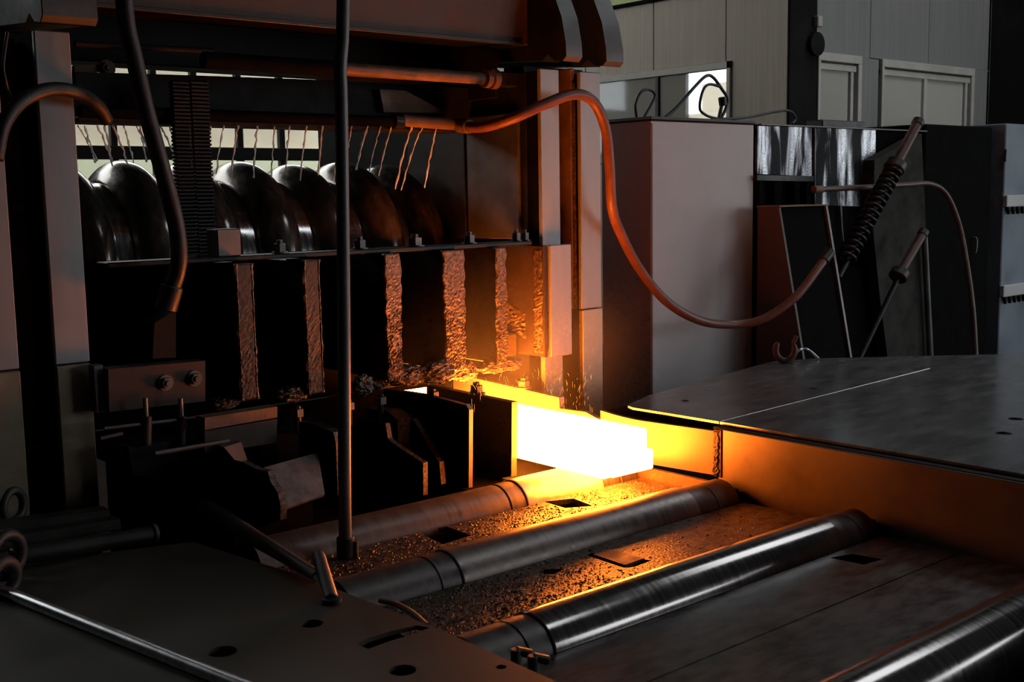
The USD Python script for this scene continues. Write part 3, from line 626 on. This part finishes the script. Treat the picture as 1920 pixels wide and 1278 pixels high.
# ------------------------------------------------------------------ left foreground deck
lp = Polygon([(2.64, -.3), (2.64, 3.58), (2.58, 4.48), (2.45, 5.35), (.5, 6.0), (-1.2, 6.0), (-1.2, -.3)])
for c, rx in (((2.30, 3.96), .045), ((1.90, 3.94), .055), ((2.30, 3.33), .05), ((2.58, 3.11), .02)): lp = lp.difference(hole(c, rx))
S = [on_z(a, b, 0)[:2] for a, b in ((670, 1207), (690, 1196), (735, 1182), (780, 1172), (806, 1176), (770, 1190), (735, 1200), (690, 1216))]
lp = lp.difference(Polygon(S).buffer(0))
t = Thing('walkway_plate', 'dark foreground walkway plate with round holes and a ragged slot', 'walkway plate')
t.part('plate', poly_z(lp, -.018, .018), 'floor_plate')
t.part('skirt', bx(2.60, 2.63, -.3, 3.5, FL, -.018), 'black_steel')
for a in ((2.3, 4.3), (0., 5.5), (0, .5), (2.2, .3)): t.part('support_post', bx(a[0], a[0] + .1, a[1], a[1] + .1, FL, -.018), 'black_steel')
t.part('torn_lip', tube(spline([on_z(a, b, -.01) for a, b in ((712, 1125), (745, 1133), (775, 1150), (800, 1172))], 6), .012, 8), 'rusty_steel', label='curled torn edge'); t.build()
A, B = on_z(597, 1042, .10), on_z(622, 1124, .012)
t = Thing('handle_stub', 'short round bar stub leaning at the edge of the walkway plate', 'bar'); t.part('bar', rod(B, A + (A - B) * .0, .030, 18), 'grey_steel'); t.part('weld_foot', rod(B - [0, 0, .012], B + [0, 0, .012], .042, 14), 'dark_steel'); t.build()
t = Thing('edge_pipe', 'dull pipe lying along the far edge of the walkway plate', 'pipe'); A, B = on_z(378, 948, .05), on_z(596, 1080, .032)
t.part('pipe', rod(A, B, .055, 20, .026), 'grey_steel'); t.build()
t = Thing('loose_bar', 'pale round steel bar lying across the lower left foreground', 'bar'); A, B = on_z(-60, 1082, .02), on_z(520, 1312, .02); t.part('bar', rod(A, B, .026, 20), 'pale_bar'); t.build()
for i, (a, b, c, lab) in enumerate(((1262, 0, 0, ''),)[:0]): pass
t = Thing('lug', 'small pair of bolt lugs beside the streaked roller end', 'lug')
for a, b in ((968, 1228), (1000, 1240)):
    c = on_z(a, b, -.03); t.part('lug', rod((c[0], c[1], DZ), (c[0], c[1], -.005), .022, 14), 'grey_steel')
    t.part('cap', rod((c[0], c[1], -.012), (c[0] + .05, c[1] - .03, -.03), .018, 10), 'dark_steel')
t.build()

# rails, rod and rings at the left edge
t = Thing('stop_rail', 'pair of dark flat rails at the foot of the left housing', 'rail')
t.part('upper_rail', px_y([(-20, 985), (205, 955), (207, 968), (-20, 1002)], 5.75, .1), 'dark_steel'); t.part('lower_rail', px_y([(-20, 1012), (225, 972), (228, 992), (-20, 1040)], 5.66, .09), 'dark_steel')
t.part('leg', bx(1.3, 1.4, 5.7, 5.8, .0, .06), 'black_steel'); t.build()
t = Thing('piston_rod', 'dull round piston rod pointing right below the rails', 'rod'); A, B = on_y(20, 1045, 5.5), on_y(290, 1000, 5.5); t.part('shaft', rod(A, B, .042, 20), 'dark_steel'); t.part('end_ring', rod(B - (B - A) * .02, B + (B - A) * .012, .052, 20), 'grey_steel'); t.build()
def ring(label, c, r, rr, tilt):
    m = trimesh.creation.torus(r, rr, 28, 12); m.apply_transform(trimesh.transformations.rotation_matrix(math.pi / 2, [1, 0, 0])); m.apply_transform(trimesh.transformations.rotation_matrix(tilt, [0, 0, 1])); m.apply_translation(c)
    single('lifting_ring', label, 'ring', m, 'dark_steel', smooth=True)
ring('upright steel ring at the foot of the leftmost housing strip', on_y(25, 948, 5.9), .075, .022, .6)
ring('steel ring at the left edge above the pale bar, upper of two', on_y(12, 1040, 5.35), .09, .03, .5)
ring('steel ring at the left edge above the pale bar, lower of two', on_y(5, 1085, 5.25), .075, .032, .5)

# ------------------------------------------------------------------ machines behind the right table
CBY = 7.0
a, b = on_y(1220, 218, CBY), on_y(1414, 238, CBY); zt = (a[2] + b[2]) / 2
t = Thing('control_cabinet', 'tall grey steel cabinet with red glow painted on its side behind the right table', 'cabinet')
t.part('body', bx(a[0] + .01, b[0], CBY + .012, CBY + .62, FL, zt, .01), 'red_glow_paint'); t.part('front_panel', bx(a[0] + .005, b[0] - .005, CBY, CBY + .012, FL + .03, zt - .01, .004), 'cabinet_paint', label='pale grey front')
t.part('top_rim', bx(a[0] - .01, b[0] + .01, CBY - .012, CBY + .63, zt, zt + .03, .006), 'dark_steel'); t.part('hinge_strip', bx(a[0], a[0] + .02, CBY - .006, CBY, FL + .05, zt - .03, .002), 'red_glow_paint'); t.build()
cab_top = zt + .03
t = Thing('sloped_casing', 'smaller brown machine casing with a sloping black front beside the cabinet', 'machine casing')
c0 = on_y(1457, 388, 6.72); c1 = on_y(1396, 388, 6.9)
x0, zt2 = 8.93, c0[2]
side = [(6.62, zt2), (6.86, zt2), (6.86, FL), (6.20, FL)]
t.part('side_panel', poly_x(Polygon(side), x0, .03), 'brown_paint'); t.part('casing', poly_x(Polygon([(6.635, zt2 - .01), (6.855, zt2 - .01), (6.855, FL), (6.215, FL)]), x0 + .03, .70), 'matte_black')
t.part('top_plate', bx(x0 - .01, x0 + .75, 6.60, 6.87, zt2, zt2 + .015, .004), 'rusty_steel'); t.part('edge_strip', hull([(x0 + .73, 6.61, zt2), (x0 + .76, 6.61, zt2), (x0 + .73, 6.19, FL), (x0 + .76, 6.19, FL), (x0 + .76, 6.86, zt2), (x0 + .73, 6.86, zt2), (x0 + .76, 6.86, FL), (x0 + .73, 6.86, FL)]), 'grey_steel'); t.build()
t = Thing('oil_tank', 'wet oily grey tank with dark runs next to the cabinet', 'tank')
p1 = px_y([(1420, 236), (1522, 238), (1522, 330), (1420, 326)], CBY - .0, .03); p2 = px_y([(1528, 238), (1642, 241), (1642, 388), (1528, 384)], CBY - .0, .03)
t.part('front_panel', p1, 'oily_panel'); t.part('front_panel', p2, 'oily_panel')
xa, xb = on_y(1423, 236, CBY)[0], on_y(1735, 241, CBY)[0]; zt3 = on_y(1500, 238, CBY)[2]
t.part('body', bx(xa, xb, CBY + .03, CBY + .5, FL, zt3, .01), 'matte_black'); t.part('rim', bx(xa, xb, CBY - .03, CBY + .5, zt3, zt3 + .015, .004), 'grey_steel')
for a, w_ in ((1424, 8), (1452, 14), (1490, 10), (1512, 8)):
    q = px_y([(a, 330), (a + w_, 330), (a + w_, 384), (a, 384)], CBY - .05, .08); t.part('bracket_bar', q, 'matte_black')
t.part('bracket_rail', px_y([(1420, 328), (1526, 330), (1526, 340), (1420, 338)], CBY - .06, .05), 'oily_black')
for i, (a, y0, y1) in enumerate(((1530, 392, 480), (1575, 385, 470), (1540, 500, 640), (1555, 560, 650))):
    t.part('oil_run', tube([on_y(a, y0, CBY), on_y(a + 3, (y0 + y1) / 2, CBY), on_y(a + 8, y1, CBY)], [.02, .014, .004], 8), 'grey_steel')
t.build()
t = Thing('concrete_pier', 'rough concrete pier behind the coil spring', 'pier')
t.part('pier', px_y([(1640, 300), (1728, 250), (1735, 400), (1746, 760), (1676, 760), (1650, 560), (1636, 420)], 6.86, .13), 'concrete'); t.part('pipe', rod(on_y(1733, 440, 6.8), on_y(1748, 740, 6.8), .035, 12), 'grey_steel', label='pale upright pipe'); t.build()
def tension(label, top, col, low, end, r, spring=True):
    t = Thing('spring_rod', label, 'spring rod')
    T_, C_, L_, E_ = [on_y(a, b, 6.5) for a, b in (top, col, low, end)]
    t.part('sleeve', rod(T_, C_, r, 18), 'dull_red', label='reddish pipe sleeve'); d = (C_ - T_) / np.linalg.norm(C_ - T_)
    t.part('cap_ring', rod(T_ - d * .02, T_ + d * .05, r * 1.18, 18), 'dark_steel')
    t.part('collar', rod(C_ - d * .0, C_ + d * .10, r * 2.1, 18), 'dark_steel')
    t.part('core', rod(C_, E_, r * .6, 12), 'oily_black')
    if spring:
        n = 15; s = np.linspace(0, 1, n * 14); u = np.cross(d, [0, 1, 0]); u /= np.linalg.norm(u); w_ = np.cross(d, u); b0 = C_ + d * .1
        P = b0 + np.outer(s, L_ - b0) + 1.5 * r * (np.outer(np.cos(s * n * 2 * math.pi), u) + np.outer(np.sin(s * n * 2 * math.pi), w_)); t.part('coil_spring', tube(P, r * .42, 8), 'oily_black', smooth=True)
    return t.build()
tension('leaning red rod with a coil spring, the upper of two', (1722, 228), (1682, 305), (1583, 490), (1572, 520), .052)
tension('short leaning red rod with a collar low by the concrete pier', (1732, 435), (1690, 508), (1660, 560), (1612, 672), .046, False)
t = Thing('shut_machine', 'big unlit black machine box at the right', 'machine'); a, b = on_y(1735, 232, CBY), on_y(1862, 232, CBY); t.part('body', bx(a[0], b[0], CBY, CBY + .8, FL, a[2], .02), 'matte_black')
t.part('handle', tube(spline([on_y(1824, 445, CBY), on_y(1824, 445, CBY) + [0, -.05, -.02], on_y(1822, 475, CBY) + [0, -.05, .02], on_y(1822, 475, CBY)], 6), .012, 8), 'grey_steel'); t.build()
t = Thing('blue_cabinet', 'pale blue-grey cabinet with toothed rails at the right edge', 'cabinet'); a = on_y(1872, 232, CBY)
t.part('body', bx(a[0], a[0] + 1.2, CBY - .1, CBY + .6, FL, a[2], .012), 'blue_paint')
for yy in (377, 545):
    z = on_y(1880, yy, CBY - .1)[2]; t.part('rail', bx(a[0] - .03, a[0] + 1.2, CBY - .16, CBY - .1, z - .07, z + .07, .008), 'cabinet_paint')
    for k in range(9): t.part('tooth', hull([(a[0] + .03 + k * .12, CBY - .15, z - .07), (a[0] + .10 + k * .12, CBY - .15, z - .07), (a[0] + .065 + k * .12, CBY - .15, z - .16), (a[0] + .03 + k * .12, CBY - .11, z - .07), (a[0] + .10 + k * .12, CBY - .11, z - .07), (a[0] + .065 + k * .12, CBY - .11, z - .16)]), 'black_steel')
t.part('latch', tube(spline([(a[0], CBY - .1, 2.1), (a[0] - .06, CBY - .13, 2.12), (a[0] - .07, CBY - .13, 2.02), (a[0], CBY - .1, 2.0)], 6), .016, 8), 'black_steel'); t.build()
t = Thing('lifting_hook', 'small open hook lying at the far edge of the right table', 'hook'); c = on_z(1472, 676, TZ + .02)
P = [c + [.03 * 0 + math.cos(s) * .09 * .6, -math.cos(s) * .09 * .6, .09 + math.sin(s) * .09] for s in np.linspace(2.4, 6.9, 16)]
t.part('hook', tube(P, [.012] + [.026] * 13 + [.02, .012], 12), 'dull_red', smooth=True); t.part('shank', rod(P[-1], P[-1] + [.02, -.02, .06], .016, 10), 'dull_red'); t.build()
hose('thin pale cable curling over the far edge of the right table', [on_z(1488, 668, TZ + .03), on_z(1500, 655, TZ + .10), on_z(1515, 655, TZ + .08), on_z(1535, 672, TZ + .01)], .010, 'pale_bar', 'cable', 'cable')

# things on top of the cabinet and the tank
top = cab_top
def cable(label, pts, r=.014): return hose(label, pts, r, 'rubber', 'cable', 'cable')
def CT(a, b): return on_y(a, b, CBY + .3)
cable('black cable bent into an upright loop at the left of the cabinet top', [CT(1194, 222), CT(1192, 195), CT(1203, 172), CT(1218, 168), CT(1228, 178), CT(1220, 198), CT(1206, 222)], .013)
cable('black cable rising to a peak in front of the bright window', [CT(1245, 222), CT(1270, 200), CT(1305, 160), CT(1325, 142), CT(1338, 146), CT(1352, 165), CT(1364, 185), CT(1360, 205), CT(1352, 222)], .015)
cable('black cable coil standing before the bright window pane', [CT(1352, 163), CT(1330, 158), CT(1318, 170), CT(1312, 198), CT(1318, 212), CT(1345, 222), CT(1400, 220), CT(1450, 210), CT(1480, 208), CT(1492, 222), CT(1485, 232)], .013)
t = Thing('cable_plug', 'black cable plug hanging in the loop before the window', 'plug'); t.part('body', rod(CT(1354, 182), CT(1356, 198), .04, 14), 'rubber'); t.part('stem', rod(CT(1353, 198), CT(1348, 222), .018, 10), 'rubber'); t.build()
c0, c1 = on_y(1527, 228, CBY + .25), on_y(1608, 222, CBY + .25)
t = Thing('junction_box', 'low black junction box on top of the oily tank', 'box'); t.part('body', bx(c0[0], c1[0], CBY + .15, CBY + .35, zt3 + .016, zt3 + .10, .012), 'rubber'); t.part('foot', bx(c0[0] + .02, c1[0] + .1, CBY + .12, CBY + .38, zt3 + .015, zt3 + .03), 'dark_steel'); t.build()

# ------------------------------------------------------------------ pulpit behind
PX, PY = 11.6, 8.5
ZW0, ZW1 = 2.1, 3.30
pl = sbox(PY, FL, 16.9, 4.17).difference(sbox(9.42, ZW0, 15.5, 3.20)); 
def ribs(u0, u1, z0, z1, n): return [(u0 + (u1 - u0) * k / n, u0 + (u1 - u0) * (k + .9) / n) for k in range(n)]
t = Thing('control_pulpit', 'beige panel-clad control pulpit with windows behind the machines', 'control cabin')
for y0, y1 in ((PY, 9.42), (9.42, 10.62), (10.62, 11.9), (11.9, 13.3), (13.3, 15.0)):
    z0 = 3.28 if y0 >= 9.4 else FL
    t.part('wall_panel', bx(PX, PX + .06, y0 + .006, y1 - .006, z0, 4.15, .004), 'pulpit_clad')
    if y0 >= 9.4: t.part('wall_panel', bx(PX, PX + .06, y0 + .006, y1 - .006, FL, ZW0, .004), 'pulpit_clad')
t.part('corner_post', bx(PX + .01, PX + .56, PY - .02, PY + .2, FL, 5.2, .01), 'hall_dark', label='dark corner post')
t.part('conduit_box', bx(PX + .47, PX + .57, PY - .09, PY - .02, 3.62, 3.75, .01), 'pulpit_frame'); t.part('bell', trimesh.creation.cylinder(.14, .06, sections=24, transform=trimesh.transformations.translation_matrix([PX + .49, PY - .05, 3.42]) @ trimesh.transformations.rotation_matrix(math.pi / 2, [1, 0, 0])), 'hall_dark')
RX = PX + .57
wins = ((12.22, 13.10), (13.55, 15.95))
xs_ = [RX, 13.22, 13.45, 14.75, 16.3]
t.part('wall_panel', bx(RX, 13.32, PY, PY + .06, 3.33, 5.2, .004), 'pulpit_shaded'); t.part('wall_panel', bx(13.33, 14.72, PY, PY + .06, 3.34, 5.2, .004), 'pulpit_shaded'); t.part('wall_panel', bx(14.73, 16.4, PY, PY + .06, 3.34, 5.2, .004), 'pulpit_shaded')
t.part('wall_panel', bx(13.12, 13.53, PY, PY + .06, FL, 3.33, .004), 'pulpit_shaded'); t.part('wall_panel', bx(15.96, 16.4, PY, PY + .06, FL, 3.34, .004), 'pulpit_shaded'); t.part('sill_wall', bx(RX, 16.4, PY + .01, PY + .06, FL, 2.1, .004), 'pulpit_shaded')
t.part('side_wall', join(bx(16.34, 16.4, PY, 11.8, FL, 5.2, 0), bx(16.34, 16.4, 11.8, 15, FL, 2.0, 0), bx(16.34, 16.4, 11.8, 15, 4.6, 5.2, 0)), 'pulpit_frame'); t.part('inner_wall', bx(13.2, 13.25, 11.5, 15, 1.05, 4.1, 0), 'pulpit_frame'); t.part('roof', join(bx(PX + .5, 16.4, PY + .2, 15.0, 5.2, 5.26, 0), bx(PX - .05, PX + .56, PY + .2, 15.0, 4.15, 4.19, 0), bx(PX + .5, PX + .52, PY + .2, 15.0, 4.19, 5.2, 0)), 'hall_dark'); t.part('upper_wall', bx(PX + .46, PX + .495, PY + .2, 15.0, 4.195, 5.2, 0), 'lime_daylight', label='upper wall coloured lime for daylit panes'); t.part('inner_floor', bx(PX + .1, 16.3, PY + .1, 15, 1.0, 1.05, 0), 'hall_dark')
# left face window
def frame_x(y0, y1, z0, z1, name='window_frame'):
    f_ = t.part(name, join(bx(PX - .03, PX + .05, y0, y1, z1 - .09, z1), bx(PX - .03, PX + .05, y0, y0 + .06, z0, z1), bx(PX - .03, PX + .05, y1 - .06, y1, z0, z1), bx(PX - .03, PX + .05, y0, y1, z0, z0 + .06)), 'pulpit_frame')
    return f_
F = frame_x(9.33, 15.0, ZW0, 3.28)
for y0, y1 in ((9.39, 10.02), (10.03, 10.52), (10.58, 11.75), (11.81, 13.3), (13.36, 14.94)):
    if y0 > 10.1: t.part('mullion', bx(PX - .02, PX + .04, y0 - .06, y0, ZW0, 3.2), 'dark_steel', parent=F)
    t.part('pane', bx(PX + .005, PX + .013, y0, y1, ZW0 + .06, 3.19, 0), 'window_glass' if y0 < 9.5 else 'room_glass', parent=F)
for x0, x1, ms in ((RX, 13.10, ()), (13.56, 15.92, (14.66,))):
    F = t.part('window_frame', join(bx(x0, x1, PY - .04, PY + .04, 3.24, 3.34), bx(x1 - .08, x1, PY - .04, PY + .04, 2.1, 3.24), bx(x0, x0 + .05, PY - .04, PY + .04, 2.1, 3.24), bx(x0, x1 - .08, PY - .01, PY + .05, 3.14, 3.22), bx(x1 - .2, x1 - .14, PY - .01, PY + .05, 2.1, 3.14)), 'pulpit_frame')
    cuts = [x0 + .05, *ms, x1 - .2]
    for m_ in ms: t.part('mullion', bx(m_ - .05, m_ + .03, PY - .02, PY + .05, 2.1, 3.14), 'pulpit_frame', parent=F)
    for i in range(len(cuts) - 1): t.part('pane', bx(cuts[i] + .02, cuts[i + 1] - .02, PY + .02, PY + .03, 2.1, 3.14, 0), 'room_glass', parent=F)
t.build()

# ------------------------------------------------------------------ sparks
g = np.random.default_rng(11); V, Fs, n = [], [], 0
for k in range(190):
    base = on_y(g.uniform(870, 1110), g.uniform(690, 765), g.uniform(5.7, 6.1)); d = np.array([g.normal(.05, .25), g.normal(0, .15), -1 if g.random() < .6 else .9]); d /= np.linalg.norm(d); L = g.uniform(.01, .06); q = g.uniform(.0003, .0007)
    v, f = tube([base, base + d * L * .5 + [0, 0, .002], base + d * L], [q * .5, q, q * .4], 4); V.append(v); Fs.append(f + n); n += len(v)
single('sparks', 'fine glowing sparks flying above the billet', 'sparks', (np.vstack(V), np.vstack(Fs)), 'spark_glow', kind='stuff')

# ------------------------------------------------------------------ hot steam over the mouth of the mill, with bloom glow added
M['steam'] = usdkit.material(stage, '/World/Looks/steam', {'t': ('texture_coordinate', {}), 'm': ('mapping', {'scale': (.8, .95, 1.15)}), 'g': ('gradient_texture', {'gradient_type': 'quadratic_sphere'}),
    'n': ('noise_texture', {'scale': 2.2, 'detail': 2.0}), 'a': ('map_range', {'from_min': .35, 'from_max': .7, 'to_min': .3, 'to_max': 1.0, 'clamp': True}), 'x': ('math', {'math_type': 'multiply'}), 'k': ('math', {'math_type': 'multiply', 'value2': .16}),
    'v': ('principled_volume', {'color': (.9, .9, .9), 'anisotropy': .1})},
    [('t.object', 'm.vector'), ('m.vector', 'g.vector'), ('t.object', 'n.vector'), ('n.fac', 'a.value'), ('g.fac', 'x.value1'), ('a.result', 'x.value2'), ('x.value', 'k.value1'), ('k.value', 'v.density')], volume='v.volume')
mb = trimesh.creation.icosphere(3); mv = mb.vertices * [1.22, 1.02, .84]
p = usdkit.mesh(stage, '/World/steam_bloom', (mv, mb.faces), M['steam']); p.AddTranslateOp().Set(Gf.Vec3d(5.15, 5.95, .62))
tags(p.GetPrim(), label='thin hot steam with added bloom glow over the billet', category='steam', kind='stuff')
